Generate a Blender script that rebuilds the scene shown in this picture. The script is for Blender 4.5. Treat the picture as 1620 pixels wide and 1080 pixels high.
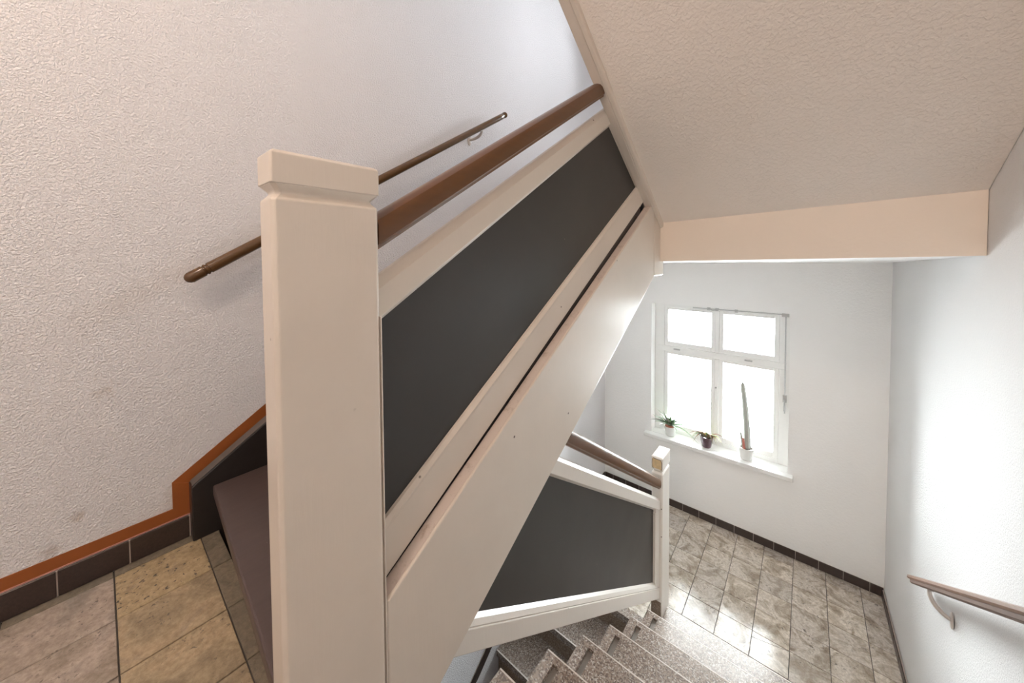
import bpy, bmesh, math, random
from mathutils import Vector, Matrix
random.seed(7)
for o in list(bpy.data.objects): bpy.data.objects.remove(o)
SC = bpy.context.scene
COL = SC.collection

# ------------------------------------------------------------------ camera
def make_camera():
    yaw, pitch, roll = -0.7008, -0.0304, -0.0066
    s, c = math.sin(yaw), math.cos(yaw)
    F = Vector((s, c, 0)); R = Vector((c, -s, 0)); Z = Vector((0, 0, 1))
    F2 = F*math.cos(pitch) + Z*math.sin(pitch)
    U2 = Z*math.cos(pitch) - F*math.sin(pitch)
    r = R*math.cos(roll) + U2*math.sin(roll)
    u = U2*math.cos(roll) - R*math.sin(roll)
    cam = bpy.data.cameras.new('camera')
    cam.sensor_fit = 'HORIZONTAL'; cam.sensor_width = 36
    cam.lens = 553.26*36/1620
    cam.shift_y = -(540-420.99)/1620
    cam.clip_start = 0.02
    o = bpy.data.objects.new('camera', cam); COL.objects.link(o)
    o.matrix_world = Matrix(((r.x, u.x, -F2.x, 0), (r.y, u.y, -F2.y, 0), (r.z, u.z, -F2.z, 0), (0, 0, 0, 1)))
    SC.camera = o
make_camera()

# ------------------------------------------------------------------ world, lights, exposure
SC.view_settings.view_transform = 'Standard'
SC.view_settings.look = 'None'
SC.view_settings.gamma = 1
SC.view_settings.use_curve_mapping = False
SC.view_settings.exposure = 0.40
SC.cycles.max_bounces = 16; SC.cycles.diffuse_bounces = 14
W = bpy.data.worlds.new('sky'); SC.world = W; W.use_nodes = True
bg = W.node_tree.nodes['Background']
bg.inputs[0].default_value = (0.93, 0.965, 1.0, 1); bg.inputs[1].default_value = 39.0

def area(name, loc, rot, sx, sy, energy, color, portal=False):
    l = bpy.data.lights.new(name, 'AREA'); l.shape = 'RECTANGLE'; l.size = sx; l.size_y = sy
    l.energy = energy; l.color = color
    if portal: l.cycles.is_portal = True
    o = bpy.data.objects.new(name, l); COL.objects.link(o); o.location = loc; o.rotation_euler = rot
    return o
area('window_daylight', (-0.67, 4.00, -1.19), (-math.pi/2, 0, 0), 1.14, 1.38, 1, (1, 1, 1), True)
area('window_daylight', (-0.67, 4.00, 1.97), (-math.pi/2, 0, 0), 1.14, 1.38, 1, (1, 1, 1), True)
LAMP_E = 30
LAMP_C = (1.0, 0.78, 0.62)

# ------------------------------------------------------------------ materials
MATS = {}
def newmat(name):
    m = bpy.data.materials.new(name); m.use_nodes = True
    nt = m.node_tree; b = nt.nodes['Principled BSDF']
    return m, nt, b
def nd(nt, t, **kw):
    n = nt.nodes.new(t)
    for k, v in kw.items():
        if k in n.inputs: n.inputs[k].default_value = v
        else: setattr(n, k, v)
    return n
def ramp(nt, fac, stops, interp='LINEAR'):
    r = nt.nodes.new('ShaderNodeValToRGB'); r.color_ramp.interpolation = interp
    el = r.color_ramp.elements
    while len(el) < len(stops): el.new(0.5)
    for e, (p, c) in zip(el, stops):
        e.position = p; e.color = (*c, 1) if len(c) == 3 else c
    nt.links.new(fac, r.inputs[0]); return r.outputs[0]
def mixc(nt, fac, a, b, blend='MIX'):
    n = nt.nodes.new('ShaderNodeMix'); n.data_type = 'RGBA'; n.blend_type = blend
    for i, v in ((0, fac), (6, a), (7, b)):
        if isinstance(v, (int, float)): n.inputs[i].default_value = v
        elif isinstance(v, tuple): n.inputs[i].default_value = (*v, 1)
        else: nt.links.new(v, n.inputs[i])
    return n.outputs[2]
def coords(nt, obj_random=False):
    tc = nt.nodes.new('ShaderNodeTexCoord')
    if not obj_random: return tc.outputs['Object']
    oi = nt.nodes.new('ShaderNodeObjectInfo')
    mul = nd(nt, 'ShaderNodeVectorMath', operation='SCALE'); mul.inputs[0].default_value = (37, 91, 53)
    nt.links.new(oi.outputs['Random'], mul.inputs['Scale'])
    ad = nd(nt, 'ShaderNodeVectorMath', operation='ADD')
    nt.links.new(tc.outputs['Object'], ad.inputs[0]); nt.links.new(mul.outputs[0], ad.inputs[1])
    return ad.outputs[0]
def noise(nt, vec, scale, detail=3, rough=0.5, dist=0.0):
    n = nd(nt, 'ShaderNodeTexNoise', Scale=scale, Detail=detail, Roughness=rough, Distortion=dist)
    nt.links.new(vec, n.inputs['Vector']); return n.outputs['Fac']
def bump(nt, b, h, strength, dist):
    n = nd(nt, 'ShaderNodeBump', Strength=strength, Distance=dist)
    nt.links.new(h, n.inputs['Height']); nt.links.new(n.outputs[0], b.inputs['Normal']); return n

def plaster(name, col, chip=0.6, dist=0.004, scale=120, marks=True, stains=()):
    m, nt, b = newmat(name); v = coords(nt)
    big = noise(nt, v, 1.3, 4, 0.6)
    c = mixc(nt, big, tuple(x*0.96 for x in col), tuple(min(1, x*1.02) for x in col))
    if marks:
        sp = noise(nt, v, 9, 5, 0.75, 1.5)
        mk = ramp(nt, sp, [(0.0, (0, 0, 0)), (0.74, (0, 0, 0)), (0.80, (1, 1, 1))])
        c = mixc(nt, mk, c, tuple(x*0.72 for x in col))
    for (p, r, sc) in stains:
        d = nd(nt, 'ShaderNodeVectorMath', operation='DISTANCE'); nt.links.new(v, d.inputs[0]); d.inputs[1].default_value = p
        ds = nd(nt, 'ShaderNodeMath', operation='DIVIDE'); nt.links.new(d.outputs['Value'], ds.inputs[0]); ds.inputs[1].default_value = r
        nz = noise(nt, v, 60, 3, 0.7)
        ad = nd(nt, 'ShaderNodeMath', operation='ADD'); nt.links.new(ds.outputs[0], ad.inputs[0]); nt.links.new(nz, ad.inputs[1])
        f = ramp(nt, ad.outputs[0], [(0.45, (0.7, 0.7, 0.7)), (0.95, (0, 0, 0))])
        c = mixc(nt, f, c, sc)
    nt.links.new(c, b.inputs['Base Color'])
    b.inputs['Roughness'].default_value = 0.75
    b.inputs['Specular IOR Level'].default_value = 0.25
    h1 = noise(nt, v, scale, 2.5, 0.6, 0.4)
    h = ramp(nt, h1, [(0.38, (0, 0, 0)), (0.62, (1, 1, 1))])
    bump(nt, b, h, chip, dist)
    return m
def paint(name, col, rough=0.4, dirt=0.04, spots=True, grain=0.0, chipcol=(0.10, 0.07, 0.05)):
    m, nt, b = newmat(name); v = coords(nt)
    n1 = noise(nt, v, 5, 5, 0.65)
    c = mixc(nt, n1, tuple(x*(1-dirt*2) for x in col), tuple(min(1, x*(1+dirt)) for x in col))
    if spots:
        vo = nd(nt, 'ShaderNodeTexVoronoi', Scale=12.0, Randomness=1.0); nt.links.new(v, vo.inputs['Vector'])
        d = ramp(nt, vo.outputs['Distance'], [(0.03, (1, 1, 1)), (0.06, (0, 0, 0))])
        k = ramp(nt, noise(nt, v, 7, 2), [(0.47, (0, 0, 0)), (0.52, (1, 1, 1))])
        f = mixc(nt, 1.0, d, k, 'MULTIPLY')
        c = mixc(nt, f, c, chipcol)
    nt.links.new(c, b.inputs['Base Color'])
    b.inputs['Roughness'].default_value = rough
    mp = nd(nt, 'ShaderNodeMapping'); mp.inputs['Scale'].default_value = (30, 30, 3)
    nt.links.new(v, mp.inputs['Vector'])
    bump(nt, b, noise(nt, mp.outputs[0], 3, 4, 0.6), 0.15, 0.002)
    return m
def simple(name, col, rough=0.5, metal=0.0, var=0.1, scale=20, coat=0.0, spec=0.5):
    m, nt, b = newmat(name); v = coords(nt)
    c = mixc(nt, noise(nt, v, scale, 4, 0.6), tuple(x*(1-var) for x in col), tuple(min(1, x*(1+var)) for x in col))
    nt.links.new(c, b.inputs['Base Color'])
    b.inputs['Roughness'].default_value = rough; b.inputs['Metallic'].default_value = metal
    b.inputs['Coat Weight'].default_value = coat; b.inputs['Specular IOR Level'].default_value = spec
    return m

M_wall_l = plaster('woodchip_wallpaper', (0.865, 0.85, 0.87), 0.85, 0.0034, 165,
                   stains=[((-1.69, -0.115, -0.86), 0.055, (0.42, 0.33, 0.28)), ((-1.69, -0.06, -0.79), 0.045, (0.5, 0.42, 0.36)),
                           ((-1.69, 0.0, -0.42), 0.06, (0.62, 0.55, 0.5))])
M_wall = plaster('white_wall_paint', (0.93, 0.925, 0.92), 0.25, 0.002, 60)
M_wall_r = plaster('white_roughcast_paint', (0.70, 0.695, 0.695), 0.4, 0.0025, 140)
M_soffit = plaster('soffit_plaster', (0.86, 0.80, 0.745), 0.45, 0.003, 80)
M_beam = plaster('beam_plaster', (0.86, 0.77, 0.68), 0.12, 0.002, 40)
M_cream = paint('cream_gloss_paint', (0.665, 0.60, 0.53), 0.33)
M_white_gloss = paint('white_gloss_paint', (0.74, 0.70, 0.65), 0.3, 0.02)
M_window = paint('window_white_paint', (0.90, 0.90, 0.89), 0.35, 0.03, spots=False)
M_sill = simple('sill_white', (0.86, 0.86, 0.85), 0.3, var=0.02)

# dark linoleum infill
m, nt, b = newmat('dark_panel'); v = coords(nt)
c = mixc(nt, noise(nt, v, 3, 4, 0.6), (0.030, 0.028, 0.027), (0.044, 0.041, 0.038))
vo = nd(nt, 'ShaderNodeTexVoronoi', Scale=9.0); nt.links.new(v, vo.inputs['Vector'])
c = mixc(nt, ramp(nt, vo.outputs['Distance'], [(0.012, (0.6, 0.6, 0.6)), (0.03, (0, 0, 0))]), c, (0.25, 0.2, 0.16))
nt.links.new(c, b.inputs['Base Color'])
rg = nd(nt, 'ShaderNodeMapRange'); nt.links.new(noise(nt, v, 4, 3), rg.inputs[0]); rg.inputs[3].default_value = 0.38; rg.inputs[4].default_value = 0.52
nt.links.new(rg.outputs[0], b.inputs['Roughness'])
bump(nt, b, noise(nt, v, 260, 2), 0.12, 0.001)
M_panel = m

def brown(name, col, rough, wear):
    m, nt, b = newmat(name); v = coords(nt)
    mp = nd(nt, 'ShaderNodeMapping'); mp.inputs['Scale'].default_value = (12, 2, 12); nt.links.new(v, mp.inputs['Vector'])
    c = mixc(nt, noise(nt, mp.outputs[0], 6, 4, 0.6), tuple(x*0.8 for x in col), tuple(x*1.2 for x in col))
    n = noise(nt, v, 42, 5, 0.8, 0.6)
    c = mixc(nt, ramp(nt, n, [(0.70, (0, 0, 0)), (0.74, (1, 1, 1))]), c, wear)
    nt.links.new(c, b.inputs['Base Color']); b.inputs['Roughness'].default_value = rough
    bump(nt, b, noise(nt, v, 30, 3), 0.08, 0.001)
    return m
M_rail = brown('brown_handrail_paint', (0.115, 0.048, 0.016), 0.28, (0.35, 0.2, 0.12))
M_rail_wall = brown('dark_brown_rail_paint', (0.11, 0.055, 0.022), 0.16, (0.3, 0.2, 0.14))
M_rail_r = brown('worn_brown_rail_paint', (0.26, 0.16, 0.12), 0.35, (0.55, 0.45, 0.4))
M_rail_r2 = brown('worn_brown_rail_base', (0.15, 0.09, 0.07), 0.4, (0.5, 0.4, 0.35))
M_tread = brown('brown_tread_paint', (0.085, 0.058, 0.052), 0.42, (0.32, 0.24, 0.2))
M_string = brown('black_stair_string_paint', (0.022, 0.018, 0.017), 0.35, (0.10, 0.09, 0.085))
M_worn = brown('worn_dark_edge', (0.13, 0.115, 0.105), 0.45, (0.3, 0.27, 0.25))
M_orange = simple('rust_orange_paint', (0.30, 0.085, 0.018), 0.45, var=0.15, scale=12)
M_pinkline = simple('pink_paint_line', (0.6, 0.28, 0.22), 0.6)
M_grout = simple('grout', (0.12, 0.11, 0.10), 0.9)
M_grout_l = simple('pale_grout', (0.5, 0.45, 0.4), 0.9)
M_metal = simple('painted_bracket', (0.55, 0.50, 0.46), 0.4, 0.1, 0.15)
M_steel = simple('window_fitting_steel', (0.55, 0.55, 0.55), 0.35, 0.7, 0.1)
M_raw = simple('bare_wood_end', (0.62, 0.47, 0.27), 0.7, var=0.35, scale=45)
M_dark_edge = simple('dark_paint_edge', (0.10, 0.075, 0.055), 0.6)
M_white_pot = simple('white_glazed_pot', (0.82, 0.82, 0.80), 0.25, var=0.03, coat=0.3)
M_purple_pot = simple('dark_purple_pot', (0.09, 0.045, 0.06), 0.2, var=0.2, coat=0.5)
M_terra = simple('terracotta', (0.50, 0.20, 0.13), 0.7)
M_soil = simple('soil', (0.07, 0.045, 0.03), 0.95, var=0.5, scale=150)
M_leaf = simple('green_leaf', (0.15, 0.24, 0.13), 0.45, var=0.45, scale=30)
M_leaf2 = simple('yellowing_leaf', (0.38, 0.34, 0.14), 0.5, var=0.4, scale=25)
M_leaf3 = simple('brown_dry_leaf', (0.28, 0.15, 0.09), 0.6, var=0.4, scale=25)
M_cactus = simple('grey_green_cactus', (0.42, 0.43, 0.39), 0.6, var=0.15, scale=40)
M_pink = simple('pink_cactus', (0.55, 0.2, 0.16), 0.6, var=0.3)

def tile_mat(name, cols, rough, pit, rv=0.25, fine=60, selr=(0.45, 0.6), coat=0.0):
    m, nt, b = newmat(name); v = coords(nt, True)
    n1 = noise(nt, v, 7, 5, 0.62, 1.2)
    c = ramp(nt, n1, [(0.32, cols[0]), (0.46, cols[1]), (0.56, cols[2]), (0.70, cols[3])])
    n2 = noise(nt, v, 70, 4, 0.75)
    c = mixc(nt, 0.75, c, ramp(nt, n2, [(0.3, (0.45, 0.42, 0.38)), (0.7, (1, 1, 1))]), 'MULTIPLY')
    oi = nt.nodes.new('ShaderNodeObjectInfo')
    c = mixc(nt, 1.0, c, ramp(nt, oi.outputs['Random'], [(0, (1-rv, 1-rv, 1-rv*0.9)), (1, (1, 1, 1))]), 'MULTIPLY')
    n3 = noise(nt, v, fine, 3, 0.6, 0.5)
    pits = ramp(nt, n3, [(0.60, (0, 0, 0)), (0.66, (1, 1, 1))])
    sel = ramp(nt, noise(nt, v, 11, 2), [(selr[0], (0, 0, 0)), (selr[1], (1, 1, 1))])
    pm = mixc(nt, 1.0, pits, sel, 'MULTIPLY')
    pf = nd(nt, 'ShaderNodeMath', operation='MULTIPLY'); pf.inputs[1].default_value = pit; nt.links.new(pm, pf.inputs[0])
    c = mixc(nt, pf.outputs[0], c, (0.10, 0.085, 0.07))
    nt.links.new(c, b.inputs['Base Color'])
    b.inputs['Roughness'].default_value = rough
    b.inputs['Coat Weight'].default_value = coat; b.inputs['Coat Roughness'].default_value = 0.17
    inv = nd(nt, 'ShaderNodeMath', operation='SUBTRACT'); inv.inputs[0].default_value = 1; nt.links.new(pm, inv.inputs[1])
    bump(nt, b, inv.outputs[0], 0.4*pit+0.05, 0.002)
    return m
M_tile_low = tile_mat('grey_stone_tile', [(0.38, 0.30, 0.215), (0.66, 0.575, 0.47), (0.93, 0.86, 0.77), (0.46, 0.375, 0.27)], 0.30, 0.9, coat=1.0)
M_tile_up = tile_mat('sand_stone_tile', [(0.34, 0.27, 0.18), (0.50, 0.40, 0.26), (0.58, 0.45, 0.29), (0.40, 0.33, 0.24)], 0.45, 0.8, 0.2, 110)
M_tile_up2 = tile_mat('greyish_pink_stone_tile', [(0.34, 0.28, 0.22), (0.47, 0.39, 0.32), (0.54, 0.45, 0.38), (0.38, 0.33, 0.28)], 0.45, 0.8, 0.2, 120)
M_tile_pit = tile_mat('pitted_sand_tile', [(0.42, 0.33, 0.20), (0.56, 0.44, 0.27), (0.56, 0.44, 0.27), (0.42, 0.34, 0.24)], 0.5, 1.0, 0.05, 75, (0.0, 0.1))
M_tile_border = tile_mat('dark_border_tile', [(0.20, 0.165, 0.12), (0.26, 0.22, 0.165), (0.28, 0.235, 0.17), (0.18, 0.15, 0.12)], 0.5, 0.5, 0.15, 120)
# skirting tile
m, nt, b = newmat('black_brown_skirting_tile'); v = coords(nt, True)
c = mixc(nt, noise(nt, v, 160, 3, 0.7), (0.018, 0.013, 0.012), (0.075, 0.05, 0.042))
nt.links.new(c, b.inputs['Base Color']); b.inputs['Roughness'].default_value = 0.3
M_skirt = m
def terrazzo(name, base, stain=0.0):
    m, nt, b = newmat(name); v = coords(nt, False)
    vo = nd(nt, 'ShaderNodeTexVoronoi', Scale=210.0); nt.links.new(v, vo.inputs['Vector'])
    sep = nd(nt, 'ShaderNodeSeparateColor'); nt.links.new(vo.outputs['Color'], sep.inputs[0])
    c = ramp(nt, sep.outputs[0], [(0, (0.08, 0.055, 0.045)), (0.22, (0.22, 0.15, 0.12)), (0.42, (0.36, 0.29, 0.24)), (0.62, base), (0.85, (0.66, 0.62, 0.57))], 'CONSTANT')
    c = mixc(nt, 0.35, c, base)
    n = noise(nt, v, 4, 4, 0.6)
    c = mixc(nt, 0.5, c, ramp(nt, n, [(0.3, (0.7, 0.66, 0.62)), (0.7, (1, 1, 1))]), 'MULTIPLY')
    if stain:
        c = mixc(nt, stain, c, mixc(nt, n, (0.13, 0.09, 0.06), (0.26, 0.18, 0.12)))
    nt.links.new(c, b.inputs['Base Color']); b.inputs['Roughness'].default_value = 0.27; b.inputs['Coat Weight'].default_value = 0.4; b.inputs['Coat Roughness'].default_value = 0.22
    return m
M_terrazzo = terrazzo('terrazzo', (0.33, 0.28, 0.245))
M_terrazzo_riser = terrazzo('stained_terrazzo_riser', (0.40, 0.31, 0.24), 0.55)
M_slot = simple('slot_grey', (0.24, 0.22, 0.20), 0.8, var=0.25)
M_nosing_light = simple('pale_nosing_highlight', (0.66, 0.61, 0.57), 0.5, var=0.2, scale=60)  # edge highlight of the nosings put into the colour
# stain-ledge paint
m, nt, b = newmat('dusty_ledge_paint'); v = coords(nt)
c = mixc(nt, ramp(nt, noise(nt, v, 14, 6, 0.8), [(0.56, (0, 0, 0)), (0.80, (1, 1, 1))]), (0.60, 0.52, 0.475), (0.30, 0.22, 0.16))
nt.links.new(c, b.inputs['Base Color']); b.inputs['Roughness'].default_value = 0.5
M_ledge = m
# thin window glass (greyed copy for the unseen upper window cuts its daylight)
def glass(name, tint):
  m = bpy.data.materials.new(name); m.use_nodes = True; nt = m.node_tree; nt.nodes.clear()
  out = nt.nodes.new('ShaderNodeOutputMaterial'); tr = nd(nt, 'ShaderNodeBsdfTransparent'); tr.inputs[0].default_value = tint
  gl = nd(nt, 'ShaderNodeBsdfGlossy', Roughness=0.02); fr = nd(nt, 'ShaderNodeFresnel', IOR=1.45)
  mx = nt.nodes.new('ShaderNodeMixShader'); nt.links.new(fr.outputs[0], mx.inputs[0]); nt.links.new(tr.outputs[0], mx.inputs[1]); nt.links.new(gl.outputs[0], mx.inputs[2])
  nt.links.new(mx.outputs[0], out.inputs[0]); return m
M_glass = glass('window_glass', (0.97, 0.99, 0.98, 1)); M_glass2 = glass('dimmed_window_glass', (0.76, 0.765, 0.765, 1))

# ------------------------------------------------------------------ mesh helpers
def BM(): return bmesh.new()
def box(bm, x0, x1, y0, y1, z0, z1, mi=0):
    vs = [bm.verts.new(p) for p in ((x0,y0,z0),(x1,y0,z0),(x1,y1,z0),(x0,y1,z0),(x0,y0,z1),(x1,y0,z1),(x1,y1,z1),(x0,y1,z1))]
    fs = []
    for f in ((3,2,1,0),(4,5,6,7),(0,1,5,4),(1,2,6,5),(2,3,7,6),(3,0,4,7)):
        fc = bm.faces.new([vs[i] for i in f]); fc.material_index = mi; fs.append(fc)
    return vs
def loft(bm, rings, cap=True, mi=0):
    vr = [[bm.verts.new(p) for p in r] for r in rings]
    n = len(rings[0])
    for a, b_ in zip(vr, vr[1:]):
        for i in range(n):
            f = bm.faces.new((a[i], a[(i+1) % n], b_[(i+1) % n], b_[i])); f.material_index = mi
    if cap:
        for r in (list(reversed(vr[0])), vr[-1]):
            f = bm.faces.new(r); f.material_index = mi
def prism_x(bm, poly, x0, x1, mi=0):
    loft(bm, [[(x0, y, z) for y, z in poly], [(x1, y, z) for y, z in poly]], mi=mi)
def prism_z(bm, poly, z0, z1, mi=0):
    loft(bm, [[(x, y, z0) for x, y in poly], [(x, y, z1) for x, y in poly]], mi=mi)
def sweep(bm, prof, ref, slope, e0, e1, mi=0):
    """prof (x, dz) swept along z = ref_z + slope*(Y-ref_y) + dz; each end is a Y or a cutting line (y, z, slope)"""
    def endpt(e, x, dz):
        if isinstance(e, tuple):
            yc, zc, sc = e
            y = (zc - sc*yc - ref[1] + slope*ref[0] - dz) / (slope - sc)
        else: y = e
        return (x, y, ref[1] + slope*(y-ref[0]) + dz)
    loft(bm, [[endpt(e0, x, dz) for x, dz in prof], [endpt(e1, x, dz) for x, dz in prof]], mi=mi)
def ngon_prof(cx, cz, rx, rz, n=16, a0=0.0):
    return [(cx+rx*math.cos(a0+2*math.pi*i/n), cz+rz*math.sin(a0+2*math.pi*i/n)) for i in range(n)]
def tube(bm, pts, rads, n=10, mi=0, squash=1.0):
    pts = [Vector(p) for p in pts]; rings = []; up = None
    for i, p in enumerate(pts):
        t = (pts[min(i+1, len(pts)-1)] - pts[max(i-1, 0)]).normalized()
        if up is None:
            up = Vector((0, 0, 1)) if abs(t.z) < 0.9 else Vector((0, 1, 0))
        s = t.cross(up).normalized(); up = s.cross(t).normalized()
        r = rads[i] if isinstance(rads, (list, tuple)) else rads
        rings.append([tuple(p + s*(r*math.cos(2*math.pi*k/n)) + up*(r*squash*math.sin(2*math.pi*k/n))) for k in range(n)])
    loft(bm, rings, mi=mi)
def lathe(bm, prof, cx, cy, n=28, mi=0):
    vr = [[bm.verts.new((cx+r*math.cos(2*math.pi*k/n), cy+r*math.sin(2*math.pi*k/n), z)) for k in range(n)] for r, z in prof]
    for a, b_ in zip(vr, vr[1:]):
        for i in range(n):
            f = bm.faces.new((a[i], a[(i+1) % n], b_[(i+1) % n], b_[i])); f.material_index = mi
    for r in (list(reversed(vr[0])), vr[-1]):
        f = bm.faces.new(r); f.material_index = mi
def obj(name, bm, mats, parent=None, bevel=0, seg=2, smooth=False, angle=35):
    bmesh.ops.recalc_face_normals(bm, faces=bm.faces)
    me = bpy.data.meshes.new(name)
    if smooth:
        for f in bm.faces: f.smooth = True
        for e in bm.edges:
            if len(e.link_faces) == 2 and e.calc_face_angle(0) > math.radians(angle): e.smooth = False
    bm.to_mesh(me); bm.free()
    for m_ in (mats if isinstance(mats, (list, tuple)) else [mats]): me.materials.append(m_)
    o = bpy.data.objects.new(name, me); COL.objects.link(o)
    if parent: o.parent = parent
    if bevel:
        md = o.modifiers.new('bevel', 'BEVEL'); md.width = bevel; md.segments = seg; md.limit_method = 'ANGLE'; md.angle_limit = math.radians(40)
        md.harden_normals = False
    return o
def tag(o, label, cat, group=None):
    o['label'] = label; o['category'] = cat
    if group: o['group'] = group
    return o
def thing(name, label, cat, group=None, loc=None):
    o = bpy.data.objects.new(name, None); COL.objects.link(o); o.empty_display_size = 0.1
    if loc: o.location = loc
    return tag(o, label, cat, group)
def struct(name, bm, m_, **k):
    o = obj(name, bm, m_, **k); o['kind'] = 'structure'; return o

# ------------------------------------------------------------------ dimensions
R_ = 0.1756
Z_LOW, Z_UP, Z_HALF, Z_TOP = -2.58, -1.0, 0.58, 2.16
def XL(y): return -1.690 - 0.0195*max(0, min(3.74, y))       # left wall surface
def XR(y): return 0.475 + 0.0195*(3.74-y)                     # right wall surface
YW = 3.74; YB = -1.6; T = 0.25; ZB, ZT = -4.3, 3.35

# ------------------------------------------------------------------ room shell
bm = BM(); prism_z(bm, [(XL(YB), YB-T), (XL(0), 0), (XL(YW), YW), (XL(YW), YW+T), (XL(YW)-T, YW+T), (XL(YB)-T, YB-T)], ZB, ZT)
wall_left = struct('wall_left', bm, M_wall_l)
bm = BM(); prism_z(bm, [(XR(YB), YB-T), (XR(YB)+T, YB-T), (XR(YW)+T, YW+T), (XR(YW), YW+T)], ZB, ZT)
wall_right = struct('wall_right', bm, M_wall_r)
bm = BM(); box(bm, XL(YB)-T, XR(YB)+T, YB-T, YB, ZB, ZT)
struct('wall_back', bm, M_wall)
WX0, WX1 = -1.240, -0.100
bm = BM()
xs0, xs1 = XL(YW)-T, XR(YW)+T
bands = [(-1.885, -0.505), (1.275, 2.655)]
zc = ZB
for a, b_ in bands:
    box(bm, xs0, xs1, YW, YW+T, zc, a)
    box(bm, xs0, WX0, YW, YW+T, a, b_); box(bm, WX1, xs1, YW, YW+T, a, b_)
    zc = b_
box(bm, xs0, xs1, YW, YW+T, zc, ZT)
bmesh.ops.remove_doubles(bm, verts=bm.verts, dist=1e-5)
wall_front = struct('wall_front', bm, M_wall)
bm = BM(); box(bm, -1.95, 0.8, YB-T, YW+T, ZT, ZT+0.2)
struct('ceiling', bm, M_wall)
bm = BM(); box(bm, -1.95, 0.8, YB-T, YW+T, ZB-0.2, ZB)
struct('floor', bm, M_tile_border)

# upper half landing slab: its underside is the ceiling of the window landing
BL, BR = (-0.70, 2.266), (XR(2.12), 2.12)
bm = BM()
low = [(-1.735, 2.30, -0.045), (-0.70, 2.268, -0.040), (BR[0], BR[1], -0.010), (XR(YW), YW, -0.070), (XL(YW), YW, -0.105)]
loft(bm, [low, [(x, y, 0.56) for x, y, z in low]])
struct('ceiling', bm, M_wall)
# beam facing the descending flight
bm = BM()
q = [(-0.70, 2.262), (BR[0], 2.116), (BR[0], 2.16), (-0.70, 2.30)]
loft(bm, [[(q[0][0], q[0][1], -0.042), (q[1][0], q[1][1], -0.012), (q[2][0], q[2][1], -0.012), (q[3][0], q[3][1], -0.042)],
          [(q[0][0], q[0][1], 0.30), (q[1][0], q[1][1], 0.32), (q[2][0], q[2][1], 0.32), (q[3][0], q[3][1], 0.30)]])
struct('trim_1', bm, M_beam)
# landing overhead (its underside over the camera's landing)
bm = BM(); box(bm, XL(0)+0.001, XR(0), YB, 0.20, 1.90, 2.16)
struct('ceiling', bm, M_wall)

# ------------------------------------------------------------------ camera's landing with stone tiles
bm = BM(); box(bm, XL(0), -0.775, YB, 0.262, -1.30, -1.006); box(bm, -0.775, XR(0), YB, 0.192, -1.30, -1.006); box(bm, -0.698, XR(0), 0.192, 0.262, -1.30, -1.006)
floor_up = struct('floor', bm, M_grout)
def tile_mesh(w, d, h=0.006, g=0.0016, c=0.0012):
    bm = BM(); x, y = w/2-g, d/2-g
    rings = [[(-x,-y,-h),(x,-y,-h),(x,y,-h),(-x,y,-h)], [(-x,-y,-c),(x,-y,-c),(x,y,-c),(-x,y,-c)], [(-x+c,-y+c,0),(x-c,-y+c,0),(x-c,y-c,0),(-x+c,y-c,0)]]
    loft(bm, rings); return bm
TM = {}
def tile(name, parent, x0, x1, y0, y1, z, mat, tilt=0.0012):
    key = (round(x1-x0, 4), round(y1-y0, 4), mat.name)
    if key not in TM:
        o = obj(name, tile_mesh(x1-x0, y1-y0), mat, parent); TM[key] = o.data
    else:
        o = bpy.data.objects.new(name, TM[key]); COL.objects.link(o); o.parent = parent
    o.location = ((x0+x1)/2, (y0+y1)/2, z - random.random()*0.0006)
    o.rotation_euler = (random.uniform(-tilt, tilt), random.uniform(-tilt, tilt), random.uniform(-0.002, 0.002))
    return o
yj = [0.212-0.205*k for k in range(6)]
xj = [-1.648+0.2*k for k in range(12)]
for k in range(5):
    y1, y0 = yj[k], yj[k+1]
    tile('tile', floor_up, -1.688, xj[0], y0, y1, Z_UP, M_tile_border)
    for i in range(11):
        if xj[i+1] > XR(0)+0.02: continue
        if k == 0 and xj[i+1] > -0.75: y1c = 0.19
        else: y1c = y1
        tile('tile', floor_up, xj[i], xj[i+1], y0, y1c, Z_UP, M_tile_pit if (k == 0 and i == 0) else (M_tile_up if k == 0 else M_tile_up2))
for a, b_ in zip([-1.688, -1.648, -1.45, -1.25, -1.05, -0.85], [-1.648, -1.45, -1.25, -1.05, -0.85, -0.775]):
    tile('tile', floor_up, a, b_, 0.212, 0.262, Z_UP, M_tile_border)

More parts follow.
